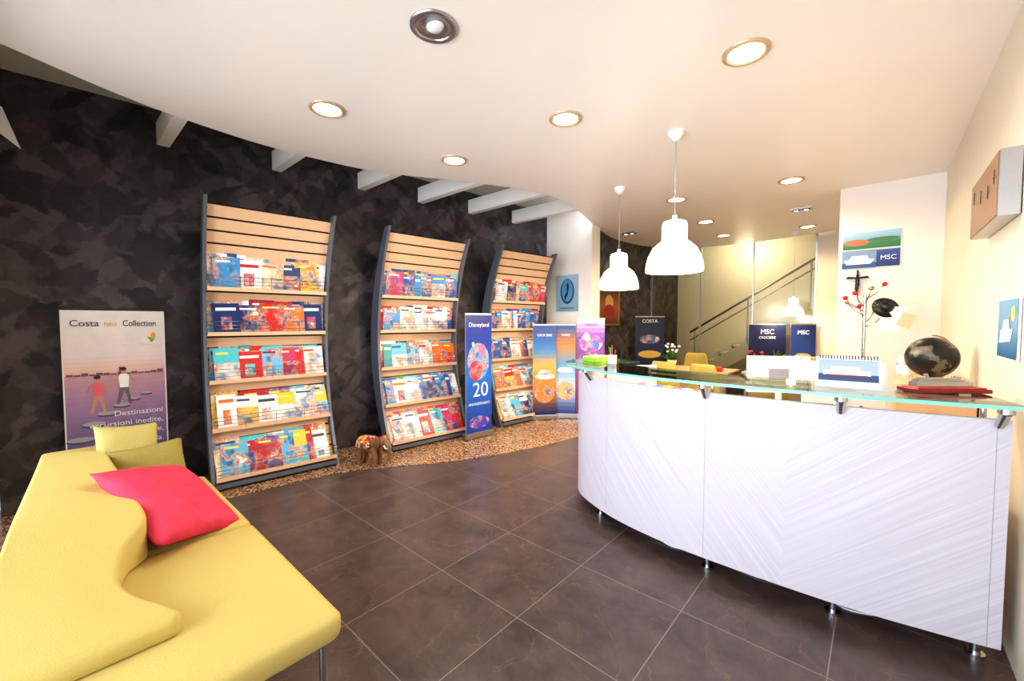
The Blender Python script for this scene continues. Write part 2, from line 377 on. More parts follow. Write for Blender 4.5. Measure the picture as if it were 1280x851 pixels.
# ------------------------------------------------------------------ lights fittings
def downlight(x,y,lit=True,r=0.125,pw=42,col=(1,0.78,0.52)):
    b=B()
    b.lathe([(r*0.74,0.0),(r*0.76,-0.012),(r*0.9,-0.016),(r,-0.008),(r,0.0)],(x,y,3.05),M_trim if lit else M_alu)
    if lit: b.lathe([(0.0005,-0.004),(r*0.75,-0.004)],(x,y,3.05),M_emit)
    else:
        b.lathe([(0.0005,-0.002),(r*0.35,-0.003),(r*0.36,-0.008),(r*0.75,-0.004)],(x,y,3.05),M_alu)
        b.ell((x+0.01,y,3.046),(r*0.42,r*0.34,0.02),M_whiteplastic)
    b.build('recessed_downlight')
    if lit:
        l=bpy.data.lights.new('downlight_lamp','SPOT'); l.energy=pw; l.color=col; l.spot_size=R(160); l.spot_blend=0.5; l.shadow_soft_size=0.09
        o=bpy.data.objects.new('downlight_lamp',l); COLL.objects.link(o); o.location=(x,y,3.02)
downlight(-1.79,1.39,False)
for x,y in ((-3.04,1.39),(-3.08,2.62),(-1.83,2.66),(-0.62,2.71)): downlight(x,y,pw=46,col=(1,0.88,0.72))
for x,y in ((-0.77,5.43),(-1.96,5.31)): downlight(x,y,pw=72,col=(1,0.70,0.42))
for x,y in ((-2.05,6.77),(-2.12,8.03),(-0.92,8.2)): downlight(x,y,pw=68,col=(1,0.70,0.42))
def gimbal(x,y):
    b=B(); b.box((x,y,3.042),(0.24,0.12,0.016),M_alu)
    for dx in (-0.055,0.055): b.lathe([(0.0005,-0.012),(0.035,-0.012),(0.045,-0.006),(0.045,0)],(x+dx,y,3.04),M_black); b.lathe([(0.0005,-0.014),(0.022,-0.013)],(x+dx,y,3.04),M_emit)
    b.build('spotlight_fixture')
gimbal(-0.85,6.87); gimbal(-3.29,6.72)
def pendant(x,y,zb,ceil=3.05,s=1.0,pw=45):
    e=empty('pendant_lamp',(x,y,zb))
    b=B()
    prof=[(0.225,0.0),(0.228,0.02),(0.222,0.07),(0.205,0.13),(0.17,0.195),(0.125,0.235),(0.102,0.25),(0.1,0.262),(0.1,0.38),(0.09,0.405),(0.05,0.42),(0.02,0.425),(0.018,0.46),(0.0005,0.462)]
    b.lathe([(r*s,z*s) for r,z in prof],(0,0,0),M_shade)
    b.lathe([(r*s*0.97,z*s) for r,z in prof[:7]]+[(0.0005,0.24*s)],(0,0,0),M_shade_in)
    b.lathe([(0.218*s,0),(0.225*s,-0.002),(0.228*s,0.004)],(0,0,0),M_shade)
    b.build('shade',e)
    b=B(); b.cyl((0,0,0.45*s),(0,0,ceil-zb-0.02),0.004,M_alu); b.lathe([(0.0005,-0.075),(0.02,-0.07),(0.06,-0.03),(0.065,0)],(0,0,ceil-zb),M_whiteplastic); b.build('cord',e)
    b=B(); b.ell((0,0,0.12*s),(0.045*s,0.045*s,0.06*s),M_emit); b.build('bulb',e)
    l=bpy.data.lights.new('pendant_light','POINT'); l.energy=pw; l.color=(1,0.86,0.66); l.shadow_soft_size=0.1
    o=bpy.data.objects.new('pendant_light',l); COLL.objects.link(o); o.parent=e; o.location=(0,0,-0.03)
pendant(-1.286,3.45,1.92); pendant(-2.29,4.43,1.89); pendant(-1.13,8.55,1.62,3.05,0.72,15)  # last, smaller pendant is added to stand for a reflection in the glazing

# ------------------------------------------------------------------ brochure racks
PAL=[(240,240,238),(235,240,245),(250,250,250),(30,90,170),(60,150,210),(110,190,225),(215,40,40),(235,120,40),(245,200,60),(20,50,110),(200,60,110),(70,150,80),(225,225,215),(180,30,50),(120,60,130),(250,235,200),(90,200,210)]
NB=lambda z:0.07+0.40*((z-1.25)/1.3)**2
WD=lambda z:0.19-0.09*((z-1.25)/1.35)**2
SF=lambda z:NB(z)+WD(z)*0.5
def rack(y0,W,seed,rowpal):
    rnd=random.Random(seed)
    e=empty('brochure_rack',(WX(y0),y0,0),WA)
    b=B(); n=28; H=2.58
    for ys in (0.0,W-0.028):
        vs=[];fs=[]
        for i in range(n+1):
            z=H*i/n
            for nn in (NB(z),NB(z)+WD(z)):
                for yy in (ys,ys+0.028): vs.append((nn,yy,max(z,0.007)))
        for i in range(n):
            k=4*i;q=k+4
            fs+=[(k,k+1,q+1,q),(k+2,q+2,q+3,k+3),(k,q,q+2,k+2),(k+1,k+3,q+3,q+1)]
        fs+=[(0,2,3,1),(4*n,4*n+1,4*n+3,4*n+2)]
        b.add(vs,fs,M_rackmetal)
    b.box((NB(0.06)+0.1,W/2,0.05),(0.12,W-0.05,0.04),M_rackmetal)
    b.build('side_frame',e)
    b=B()
    z=0.1
    while z<2.52:
        za,zb=z,min(z+0.090,2.57)
        vs=[];
        for zz in (za,zb):
            for off in (-0.008,0.008):
                for yy in (0.03,W-0.03): vs.append((SF(zz)+off,yy,zz))
        b.add(vs,[(0,1,3,2),(4,6,7,5),(0,4,5,1),(2,3,7,6),(0,2,6,4),(1,5,7,3)],M_wood)
        z+=0.106
    n=24; vs=[];fs=[]
    for i in range(n+1):
        zz=0.08+2.46*i/n
        vs+=[(SF(zz)-0.02,0.03,zz),(SF(zz)-0.02,W-0.03,zz)]
    for i in range(n): fs.append((2*i,2*i+1,2*i+3,2*i+2))
    b.add(vs,fs,M_dark)
    trays=[1.80,1.385,0.94,0.51,0.10]
    D=0.11
    for zt in trays:
        n0=SF(zt)
        b.box((n0+D/2,W/2,zt),(D,W-0.06,0.012),M_wood)
        b.box((n0+D,W/2,zt+0.008),(0.012,W-0.058,0.036),M_wood)
    b.build('slatted_back',e)
    b=B()
    for zt in trays:
        n0=SF(zt)+D+0.004
        for dz in (0.055,0.09,0.125): b.tube([(n0,0.03,zt+dz),(n0,W-0.03,zt+dz)],0.0024,M_wire,6)
        for k in range(5):
            yy=0.03+(W-0.06)*k/4; b.tube([(n0,yy,zt),(n0,yy,zt+0.125)],0.0025,M_wire,5)
    b.build('wire_rails',e)
    b=B()
    for ti,zt in enumerate(trays):
        for layer in (0,1):
            y=0.04+layer*0.04
            while y<W-0.14:
                w=rnd.choice((0.10,0.15,0.2,0.21,0.21)); w=min(w,W-0.035-y)
                h=rnd.uniform(0.26,0.30) if layer else rnd.uniform(0.30,0.33)
                nb_=SF(zt)+ (0.085 if layer else 0.045); nt_=SF(zt+h)+(0.045 if layer else 0.022)
                base=rnd.choice(rowpal[ti]) if rnd.random()<0.7 else rnd.choice(PAL)
                hz=zt+0.01
                sk=rnd.uniform(-0.012,0.012)
                p0=Vector((nb_,y,hz)); up=Vector((nt_-nb_,sk,h)); ri=Vector((0.008,w,-sk*w/h)); out=up.cross(ri).normalized(); out=-out if out.x>0 else out
                nrm=-out
                th=rnd.uniform(0.006,0.018)
                def q(u,v,o): return p0+ri*u+up*v+nrm*o
                vs=[q(0,0,-th),q(1,0,-th),q(1,1,-th),q(0,1,-th),q(0,0,0),q(1,0,0),q(1,1,0),q(0,1,0)]
                fs=[(0,3,2,1),(4,5,6,7),(0,1,5,4),(1,2,6,5),(2,3,7,6),(3,0,4,7)]
                b.add(vs,fs[:1]+fs[2:],M_print,lin((225,222,218)))
                st=rnd.random(); c2=rnd.choice(rowpal[ti]+PAL)
                full=st<0.6
                b.add(vs,[fs[1]],M_cover if full else M_print,lin(base))
                def rr(u0,v0,u1,v1,col,o=0.0012,mt=M_print): b.add([q(u0,v0,o),q(u1,v0,o),q(u1,v1,o),q(u0,v1,o)],[(0,1,2,3)],mt,lin(col))
                lite=sum(base)>520
                tcol=rnd.choice([(30,60,130),(200,40,50),(60,60,70),(235,120,40)]) if lite else rnd.choice([(250,250,250),(250,225,90)])
                if full:
                    rr(0.12,0.84,0.12+rnd.uniform(0.4,0.7),0.90,tcol)
                elif st<0.85:
                    rr(0,0.0,1,rnd.uniform(0.5,0.68),c2,0.0012,M_cover); rr(0.12,0.82,rnd.uniform(0.55,0.88),0.89,tcol)
                else:
                    rr(0.3,0.12,0.7,0.55,c2,0.0012,M_cover) if w>0.14 else None
                    rr(0.12,0.76,0.88,0.86,tcol)
                y+=w*rnd.uniform(0.74,0.98)
    b.build('brochures',e)
BL=[(240,242,245),(60,150,210),(30,90,170),(235,240,245),(60,80,120)]
WR=[(240,240,238),(215,40,40),(20,50,110),(245,245,245),(200,60,60)]
OR=[(235,120,40),(215,40,40),(90,200,210),(110,190,225),(245,245,240),(60,160,160)]
MX=[(245,245,245),(90,180,220),(245,200,60),(240,240,235),(180,40,50)]
RD=[(215,40,40),(235,60,60),(240,200,180),(200,60,110),(245,245,245)]
rack(0.95,1.09,1,[BL+[(225,180,150)],WR,OR,MX,MX]); rack(2.6,1.13,2,[BL,WR,OR,BL+[(235,120,40)],RD]); rack(4.28,1.15,3,[RD,BL,[(20,50,110),(235,240,245),(30,90,170)],OR,MX])

# ------------------------------------------------------------------ standing poster with couple
WR_=R(90)+WA
e=empty('standing_poster',(WX(0.05)+0.05,0.05,0.02),WR_)
b=B(); w,h=0.64,1.58
b.box((w/2,0.01,h/2),(w,0.02,h),M_whiteplastic); 
b.grad(0.01,w-0.01,[(0.01,(70,84,140)),(0.45,(118,104,160)),(0.85,(176,140,176)),(1.04,(205,160,175))],-0.002,24)
b.grad(0.01,w-0.01,[(1.04,(226,186,176)),(1.2,(236,222,224)),(h-0.01,(240,240,244))],-0.002,14)
for i in range(14):
    x=0.02+i*0.043; hh=random.uniform(0.012,0.035); b.rect(x,1.035,x+0.04,1.035+hh,-0.003,(120,88,110))
b.rect(0.33,1.03,0.345,1.1,-0.0032,(120,88,110))
for cx,cz,rx in ((0.1,0.36,0.09),(0.09,0.5,0.085),(0.17,0.62,0.075),(0.25,0.70,0.065),(0.34,0.76,0.055),(0.42,0.81,0.045),(0.5,0.85,0.04)):
    b.disc(cx,cz,rx,rx*0.28,-0.0035,(88,84,104)); b.disc(cx,cz+0.012,rx*0.97,rx*0.25,-0.004,(176,170,184))
def printed_person(x,z,s,shirt,legs,skin=(206,150,120),lean=0.0):
    b.poly([(x-0.028*s,z+0.16*s),(x-0.04*s,z+0.08*s),(x-0.055*s,z),(x-0.035*s,z),(x-0.012*s,z+0.08*s),(x,z+0.12*s),(x+0.015*s,z+0.08*s),(x+0.03*s,z),(x+0.05*s,z),(x+0.035*s,z+0.09*s),(x+0.028*s,z+0.16*s)],-0.0045,legs)
    b.poly([(x-0.028*s,z+0.15*s),(x+0.028*s,z+0.15*s),(x+0.036*s,z+0.25*s),(x+0.02*s,z+0.275*s),(x-0.02*s,z+0.275*s),(x-0.036*s,z+0.25*s)],-0.005,shirt)
    b.poly([(x+0.03*s,z+0.26*s),(x+0.075*s,z+0.18*s),(x+0.085*s,z+0.19*s),(x+0.038*s,z+0.272*s)],-0.0052,skin)
    b.poly([(x-0.03*s,z+0.26*s),(x-0.06*s,z+0.18*s),(x-0.07*s,z+0.185*s),(x-0.038*s,z+0.272*s)],-0.0052,skin)
    b.disc(x,z+0.305*s,0.02*s,0.027*s,-0.0055,skin); b.disc(x-0.003*s,z+0.318*s,0.022*s,0.018*s,-0.006,(70,45,40))
printed_person(0.2,0.72,0.95,(236,110,130),(206,150,130)); printed_person(0.36,0.78,0.95,(250,250,250),(120,110,120))
b.build('printed_board',e)
text('Costa',0.072,0.05,1.45,M_tdark,e); text('neo',0.066,0.25,1.45,M_tyel,e).scale=(0.8,1,1); text('Collection',0.072,0.365,1.45,M_tdark,e).scale=(0.72,1,1)
b=B(); b.poly([(0.52,1.36),(0.55,1.3),(0.58,1.36),(0.56,1.34)],-0.004,(120,170,60)); b.disc(0.56,1.37,0.015,0.025,-0.0045,(240,170,50)); b.build('logo',e)
for i,t in enumerate(['Destinazioni','escursioni inedite,','soste lunghe,','autentici a tavola.','Un mode di','con una','destinazioni']):
    text(t,0.064,0.61,0.68-i*0.085,M_twhite,e,align='RIGHT')
text('VACANZE LENTE',0.036,0.3,1.28,M_twhite,e,align='LEFT')

# ------------------------------------------------------------------ roll up banners
def rollup(x,y,rz,w,h,stops,txts,blobs=(),name='rollup_banner'):
    e=empty(name,(x,y,0.006),rz)
    b=B(); b.box((0,0.02,0.045),(w+0.04,0.08,0.07),M_alu); b.cyl((0,0.03,0.05),(0,0.03,h),0.008,M_alu); b.box((0,0.006,h),(w+0.01,0.02,0.025),M_alu)
    b.box((-w*0.35,0.02,0.006),(0.03,0.1,0.012),M_alu); b.box((w*0.35,0.02,0.006),(0.03,0.1,0.012),M_alu)
    b.build('stand',e,bevel=0.004)
    b=B(); b.box((0,0.003,h/2+0.03),(w,0.004,h-0.07),M_whiteplastic); b.grad(-w/2,w/2,[(0.07+(h-0.08)*p,c) for p,c in stops],-0.001,22)
    for k,(u,v,ru,rv,c) in enumerate(blobs): b.disc(u*w,v*h,ru*w,rv*h,-0.0016-0.0004*k,c,M_cover if k%2==0 else None)
    b.build('printed_sheet',e)
    for t,s,u,v,m in txts: text(t,s,u*w,v*h,m,e,align='CENTER',y=-0.006)
    return e
rollup(-3.84,3.66,WR_,0.42,1.60,[(0,(30,60,150)),(0.5,(40,110,200)),(0.8,(30,60,160)),(1,(20,40,120))],[('Disneyland',0.075,0,0.9,M_twhite),('20',0.26,0.05,0.34,M_twhite),('ANNIVERSARIO',0.05,0.0,0.27,M_twhite)],
 [(-0.02,0.62,0.42,0.15,(80,160,225)),(0.12,0.71,0.14,0.05,(240,120,160)),(-0.12,0.55,0.26,0.08,(220,60,70)),(-0.22,0.76,0.05,0.02,(250,220,90)),(0,0.13,0.4,0.05,(80,60,170))])
rollup(-3.80,5.0,WR_-R(35),0.36,1.46,[(0,(20,40,100)),(0.3,(215,120,50)),(0.55,(235,170,90)),(0.72,(70,130,190)),(1,(25,55,130))],[('CROCIERE',0.05,0,0.88,M_twhite)],[(0,0.3,0.45,0.12,(225,130,50)),(0.02,0.46,0.42,0.03,(245,245,245)),(0.02,0.5,0.28,0.03,(236,236,240))])
rollup(-3.62,5.3,WR_-R(50),0.3,1.46,[(0,(25,50,120)),(0.3,(210,215,230)),(0.55,(90,150,205)),(0.8,(210,120,50)),(1,(30,70,150))],[('MARE',0.05,0,0.88,M_twhite)],[(0,0.3,0.45,0.1,(230,180,120)),(0.0,0.52,0.42,0.03,(245,245,245))])
rollup(-3.3,5.5,WR_-R(60),0.42,1.55,[(0,(90,30,110)),(0.4,(160,50,130)),(0.8,(110,50,150)),(0.9,(170,120,190)),(1,(220,200,235))],[('VIAGGI',0.06,0,0.93,M_tdark)],[(0,0.76,0.42,0.09,(170,60,170)),(-0.15,0.82,0.12,0.04,(250,240,250)),(0,0.6,0.42,0.07,(100,50,160)),(0.2,0.74,0.12,0.04,(60,110,200))])
rollup(-3.7,8.6,R(35),0.6,1.62,[(0,(20,30,60)),(0.6,(30,50,90)),(1,(24,34,66))],[('COSTA',0.1,0,0.92,M_twhite)],[(0,0.7,0.35,0.06,(70,110,150)),(0,0.5,0.4,0.05,(210,180,80))])
rollup(-1.55,8.8,R(30),0.62,1.46,[(0,(180,40,40)),(0.4,(30,60,120)),(0.6,(20,30,70)),(1,(22,34,78))],[('MSC',0.12,0,0.88,M_twhite),('CROCIERE',0.06,0,0.82,M_twhite)],[(0,0.5,0.35,0.05,(230,230,235))])
rollup(-1.02,8.95,R(30),0.40,1.46,[(0,(30,60,120)),(0.5,(40,80,160)),(1,(22,34,78))],[('MSC',0.1,0,0.88,M_twhite)],[(0,0.6,0.35,0.05,(230,190,90))])

# ------------------------------------------------------------------ wall art
def wallpic(name,x,y,z,rz,w,h,stops,blobs=(),txts=(),frame=None,polys=()):
    e=empty(name,(x,y,z),rz); b=B()
    b.box((0,-0.004,0),(w,0.008,h),frame or M_whiteplastic)
    k=0.0 if frame is None else 0.03
    b.grad(-w/2+0.005+k,w/2-0.005-k,[(-h/2+0.005+k+(h-0.01-2*k)*p,c) for p,c in stops],-0.0095,16)
    yy=-0.0105
    for (u,v,ru,rv,c) in blobs: b.disc(u*w,v*h,ru*w,rv*h,yy,c); yy-=0.0006
    for pts,c in polys: b.poly([(u*w,v*h) for u,v in pts],yy,c); yy-=0.0006
    if frame:
        for sx in (-1,1): b.box((sx*(w/2-0.012),-0.012,0),(0.03,0.02,h),frame); b.box((0,-0.012,sx*(h/2-0.012)),(w,0.02,0.03),frame)
    b.build('picture',e)
    for t,s,u,v,m in txts: text(t,s,u*w,v*h,m,e,align='CENTER',y=-0.016)
wallpic('dolphin_poster',-3.93,5.80,1.99,0,0.46,0.62,[(0,(130,166,190)),(1,(170,196,212))],[(0,0.05,0.3,0.34,(40,80,130)),(0,0.07,0.24,0.3,(100,150,190))],[('I GRANDI VIAGGI',0.035,0,-0.42,M_tdark)],
  polys=[([(-0.1,-0.2),(0.02,-0.05),(0.08,0.15),(0.04,0.3),(-0.04,0.22),(-0.02,0.05),(-0.12,-0.08)],(30,60,110))])
wallpic('framed_painting',WX(7.65)+0.02,7.65,1.83,WR_,0.72,0.78,[(0,(90,50,30)),(0.5,(150,90,50)),(1,(70,50,40))],[(0,0.1,0.2,0.2,(200,150,100)),(0,-0.15,0.28,0.2,(140,40,40))],frame=M_gold)
wallpic('landscape_picture',-0.105,6.195,2.43,0,0.5,0.2,[(0,(40,110,60)),(0.35,(60,130,70)),(0.5,(120,170,190)),(1,(170,205,235))],[(-0.25,-0.1,0.22,0.18,(190,110,80)),(0.2,0.0,0.28,0.12,(70,120,80))])
wallpic('ship_picture',-0.105,6.195,2.22,0,0.5,0.2,[(0,(20,40,110)),(0.5,(30,55,130)),(1,(60,90,160))],[],[('MSC',0.07,0.3,-0.1,M_twhite)],
  polys=[([(-0.5,-0.5),(0.1,-0.5),(0.1,0.5),(-0.5,0.5)],(120,150,185)),([(-0.5,-0.5),(0.1,-0.5),(0.1,-0.2),(-0.5,-0.2)],(40,80,140)),([(-0.42,-0.28),(0.0,-0.28),(0.07,-0.02),(-0.46,-0.02)],(245,245,245)),([(-0.38,-0.02),(-0.02,-0.02),(-0.06,0.2),(-0.32,0.2)],(230,235,240))])
wallpic('ship_picture',XR-0.003,3.08,1.47,R(-90),0.42,0.29,[(0,(20,100,150)),(0.5,(40,130,180)),(1,(90,160,200))],[(0.28,0.25,0.1,0.12,(240,200,80))],
  polys=[([(-0.35,-0.25),(0.2,-0.2),(0.3,0.0),(-0.3,-0.02)],(245,245,245)),([(-0.22,-0.02),(0.15,-0.01),(0.1,0.15),(-0.15,0.15)],(225,235,245)),([(0.1,0.15),(0.14,0.3),(0.05,0.15)],(230,120,40))])

# crucifix
e=empty('crucifix',(-0.21,6.18,1.95))
b=B(); b.box((0,0,0),(0.02,0.012,0.3),M_black); b.box((0,0,0.06),(0.2,0.012,0.02),M_black); b.build('cross',e)
b=B()
b.ell((0,-0.018,0.02),(0.02,0.012,0.05),M_black); b.ell((0,-0.022,0.085),(0.014,0.014,0.018),M_black)
b.cyl((0,-0.016,0.055),(-0.09,-0.014,0.075),0.011,M_black,0.005); b.cyl((0,-0.016,0.055),(0.09,-0.014,0.075),0.011,M_black,0.005)
b.cyl((-0.006,-0.016,-0.01),(-0.014,-0.026,-0.07),0.012,M_black,0.008); b.cyl((-0.014,-0.026,-0.07),(-0.002,-0.014,-0.13),0.008,M_black,0.005)
b.cyl((0.006,-0.016,-0.01),(0.004,-0.026,-0.07),0.012,M_black,0.008); b.cyl((0.004,-0.026,-0.07),(0.002,-0.014,-0.13),0.008,M_black,0.005)
b.ell((0,-0.016,-0.02),(0.022,0.016,0.022),M_black)
o=b.build('figure',e); r=o.modifiers.new('r','REMESH'); r.mode='VOXEL'; r.voxel_size=0.004; r.use_smooth_shade=True

# wall mounted metal light box
M_bronze=simple('bronze_metal',(150,114,90),0.4,0.5,var=0.12)
b=B()
b.box((XR-0.04,3.36,2.155),(0.07,0.76,0.31),M_alu)
b.box((XR-0.077,3.36,2.155),(0.005,0.75,0.30),M_bronze)
for y,z in ((3.62,2.22),(3.4,2.18),(3.2,2.16),(3.05,2.2)): b.cyl((XR-0.082,y,z-0.035),(XR-0.082,y,z+0.035),0.0016,M_black,n=6); b.cyl((XR-0.082,y-0.02,z),(XR-0.082,y+0.03,z),0.0016,M_black,n=6)
b.build('wall_light_box',bevel=0.002)

# ------------------------------------------------------------------ sofa
e=empty('sofa')
SX0,SX1=-3.56,-1.47
def rounded_loft(sections,mat,name,parent,r=0.035,cap=True):
    vs=[];fs=[];m=5; cnt=4*m
    for (x,y0,y1,z0,z1) in sections:
        rr=min(r,(y1-y0)/2.1,(z1-z0)/2.1)
        for (cy,cz,a0) in ((y1-rr,z1-rr,0),(y0+rr,z1-rr,90),(y0+rr,z0+rr,180),(y1-rr,z0+rr,270)):
            for k in range(m):
                a=R(a0+90*k/(m-1)); vs.append((x,cy+rr*math.cos(a),cz+rr*math.sin(a)))
    ns=len(sections)
    for j in range(ns-1):
        for k in range(cnt): fs.append((j*cnt+k,(j+1)*cnt+k,(j+1)*cnt+(k+1)%cnt,j*cnt+(k+1)%cnt))
    fs.append(tuple(range(cnt))); fs.append(tuple(reversed(range((ns-1)*cnt,ns*cnt))))
    b=B(); b.add(vs,fs,mat,smooth=True); o=b.build(name,parent,recalc=True); return o
def sec_round(x0,x1,y0,y1,z0,z1,r=0.03):
    s=[]
    for x,k in ((x0,1),(x0+r*0.3,0.45),(x0+r,0),(x1-r,0),(x1-r*0.3,0.45),(x1,1)):
        q=r*0.8*k; s.append((x,y0+q,y1-q,z0+q,z1-q))
    return s
rounded_loft(sec_round(SX0,-2.535,-0.18,0.70,0.31,0.42),M_sofa,'seat_cushion_a',e)
rounded_loft(sec_round(-2.515,SX1,-0.18,0.70,0.31,0.42),M_sofa,'seat_cushion_b',e)
bp=[(-3.50,-0.06,0.19,0.76),(-3.2,-0.08,0.20,0.745),(-2.9,-0.11,0.225,0.71),(-2.65,-0.14,0.25,0.665),(-2.49,-0.16,0.265,0.62),(-2.43,-0.17,0.235,0.59),(-2.36,-0.175,0.185,0.565),(-2.22,-0.18,0.15,0.535),(-2.10,-0.185,0.15,0.515),(-1.99,-0.19,0.185,0.505),(-1.89,-0.19,0.235,0.50),(-1.80,-0.19,0.27,0.50)]
pp=catmull([(x,y1,z) for x,y0,y1,z in bp],4); y0s=catmull([(x,y0,0) for x,y0,y1,z in bp],4)
S=[(p.x,q.y,p.y,0.421,p.z) for p,q in zip(pp,y0s)]
f=S[0]; l=S[-1]
S=[(f[0]-0.03,f[1]+0.02,f[2]-0.02,f[3]+0.01,f[4]-0.03),(f[0]-0.02,f[1]+0.006,f[2]-0.006,f[3],f[4]-0.01)]+S+[(l[0]+0.02,l[1]+0.006,l[2]-0.005,l[3],l[4]-0.008),(l[0]+0.03,l[1]+0.02,l[2]-0.02,l[3]+0.01,l[4]-0.025)]
rounded_loft(S,M_sofa,'wave_back',e,r=0.018)
b=B()
b.box(((SX0+SX1)/2,0.25,0.30),(SX1-SX0-0.2,0.6,0.03),M_black)
for x in (SX0+0.1,-2.5,SX1-0.05):
    for y in (-0.08,0.64): b.cyl((x,y,0.0),(x,y,0.31),0.014,M_chrome); b.cyl((x,y,0.0),(x,y,0.01),0.02,M_black)
b.build('legs',e)
def pillow(name,mat,w,h,t,loc,rot):
    n=20; vs=[];fs=[]
    for sgn in (1,-1):
        for i in range(n+1):
            for j in range(n+1):
                x=-1+2*i/n;y=-1+2*j/n
                k=max(0,(1-abs(x)**2.6))*max(0,(1-abs(y)**2.6))
                z=sgn*t/2*(k**0.5)*(1+0.05*math.sin(5*x+3*y))
                px=x*(1-0.07*(1-y*y)); py=y*(1-0.07*(1-x*x))
                vs.append((px*w/2,py*h/2,z))
    o=(n+1)**2
    for i in range(n):
        for j in range(n):
            a=i*(n+1)+j; fs.append((a,a+n+1,a+n+2,a+1)); fs.append((o+a,o+a+1,o+a+n+2,o+a+n+1))
    b=B(); b.add(vs,fs,mat,smooth=True); ob=b.build(name,None,loc,rot)
    wm=ob.modifiers.new('w','WELD'); wm.merge_threshold=0.0005; return ob
pillow('throw_pillow',M_pred,0.58,0.46,0.18,(-2.72,0.39,0.575),(R(-16),R(28),R(22)))
pillow('throw_pillow',M_pgreen,0.36,0.35,0.13,(-3.20,0.37,0.61),(R(6),R(60),R(8)))
pillow('throw_pillow',simple('lime_pillow',(188,174,104),0.75,var=0.08,scale=60,bump=0.4),0.38,0.30,0.12,(-3.38,0.29,0.70),(R(-14),R(66),R(-4)))
b=B(); b.box((0,0,0.13),(0.26,0.07,0.26),simple('blue_cardboard',(40,90,190),0.5)); b.box((0,-0.002,0.2),(0.2,0.074,0.04),M_whiteplastic); b.build('magazine_file',None,(-3.45,-0.27,0.0),(0,0,R(3)),bevel=0.004)

# ------------------------------------------------------------------ elephant
def elephant():
    e=empty('elephant_figurine',(-3.98,2.2,0.006),R(18)); e.scale=(1.08,1.08,1.05)
    Mw=simple('carved_wood_elephant',(134,92,60),0.5,var=0.35,scale=90,bump=0.4)
    b=B()
    b.ell((0,0,0.2),(0.125,0.075,0.078),Mw); b.ell((0.075,0,0.215),(0.07,0.066,0.07),Mw); b.ell((-0.075,0,0.2),(0.06,0.066,0.07),Mw)
    b.cyl((0.1,0,0.225),(0.165,0,0.25),0.048,Mw,0.042)
    b.ell((0.17,0,0.255),(0.052,0.047,0.055),Mw); b.ell((0.175,0,0.29),(0.034,0.034,0.022),Mw)
    b.tube([(0.205,0,0.245),(0.235,0,0.21),(0.243,0,0.16),(0.238,0,0.11),(0.242,0,0.075),(0.258,0,0.06),(0.272,0,0.07)],[0.03,0.025,0.02,0.016,0.013,0.012,0.010],Mw,10)
    for x,y,k in ((0.085,0.04,0),(0.075,-0.04,0.02),(-0.085,0.042,0),(-0.075,-0.042,-0.015)):
        b.cyl((x,y,0.18),(x+0.012+k,y,0.09),0.034,Mw,0.025); b.cyl((x+0.012+k,y,0.1),(x+k,y,0.012),0.025,Mw,0.024); b.cyl((x+k,y,0.0),(x+k,y,0.025),0.029,Mw,0.026)
    b.tube([(-0.13,0,0.22),(-0.148,0,0.18),(-0.15,0,0.12),(-0.146,0,0.1)],[0.01,0.007,0.006,0.009],Mw,8)
    o=b.build('body',e); r=o.modifiers.new('r','REMESH'); r.mode='VOXEL'; r.voxel_size=0.005; r.use_smooth_shade=True
    sm=o.modifiers.new('s','SMOOTH'); sm.iterations=3
    b=B()
    for s in (1,-1):
        b.ell((0.145,s*0.062,0.25),(0.036,0.008,0.052),Mw,rot=(R(-s*14),R(10),R(-s*28)))
        b.tube([(0.2,s*0.025,0.22),(0.225,s*0.032,0.195),(0.25,s*0.03,0.195)],[0.008,0.007,0.003],M_whiteplastic,8)
        b.ell((0.205,s*0.036,0.265),(0.006,0.005,0.006),M_black)
    b.build('ears_and_tusks',e)
    m,nt,bs=newmat('embroidered_blanket')
    tc=N(nt,'ShaderNodeTexCoord'); v=N(nt,'ShaderNodeTexVoronoi'); v.inputs['Scale'].default_value=45; nt.links.new(tc.outputs['Object'],v.inputs['Vector'])
    s=N(nt,'ShaderNodeSeparateColor'); nt.links.new(v.outputs['Color'],s.inputs[0]); cr=N(nt,'ShaderNodeValToRGB'); cr.color_ramp.interpolation='CONSTANT'; el=cr.color_ramp.elements
    el[0].color=tuple(lin((180,80,45)))+(1,); el[1].position=0.3; el[1].color=tuple(lin((226,150,50)))+(1,)
    for p,c in ((0.5,(80,90,100)),(0.7,(220,200,160)),(0.88,(150,40,40))): q=el.new(p); q.color=tuple(lin(c))+(1,)
    nt.links.new(s.outputs[0],cr.inputs[0]); nt.links.new(cr.outputs[0],bs.inputs['Base Color']); bs.inputs['Roughness'].default_value=0.6
    b=B(); vs=[];fs=[]; nx=8; na=18
    for i in range(nx+1):
        x=-0.1+0.17*i/nx; k=math.sqrt(max(0.05,1-(x/0.15)**2))
        for j in range(na+1):
            a=R(-18+216*j/na); vs.append((x,0.083*math.cos(a)*k**0.4,0.205+0.083*math.sin(a)*k**0.4))
    for i in range(nx):
        for j in range(na): a=i*(na+1)+j; fs.append((a,a+na+1,a+na+2,a+1))
    b.add(vs,fs,m,smooth=True); b.ell((0.185,0,0.3),(0.025,0.03,0.012),m); o=b.build('blanket',e); o.modifiers.new('s','SOLIDIFY').thickness=0.004
elephant()

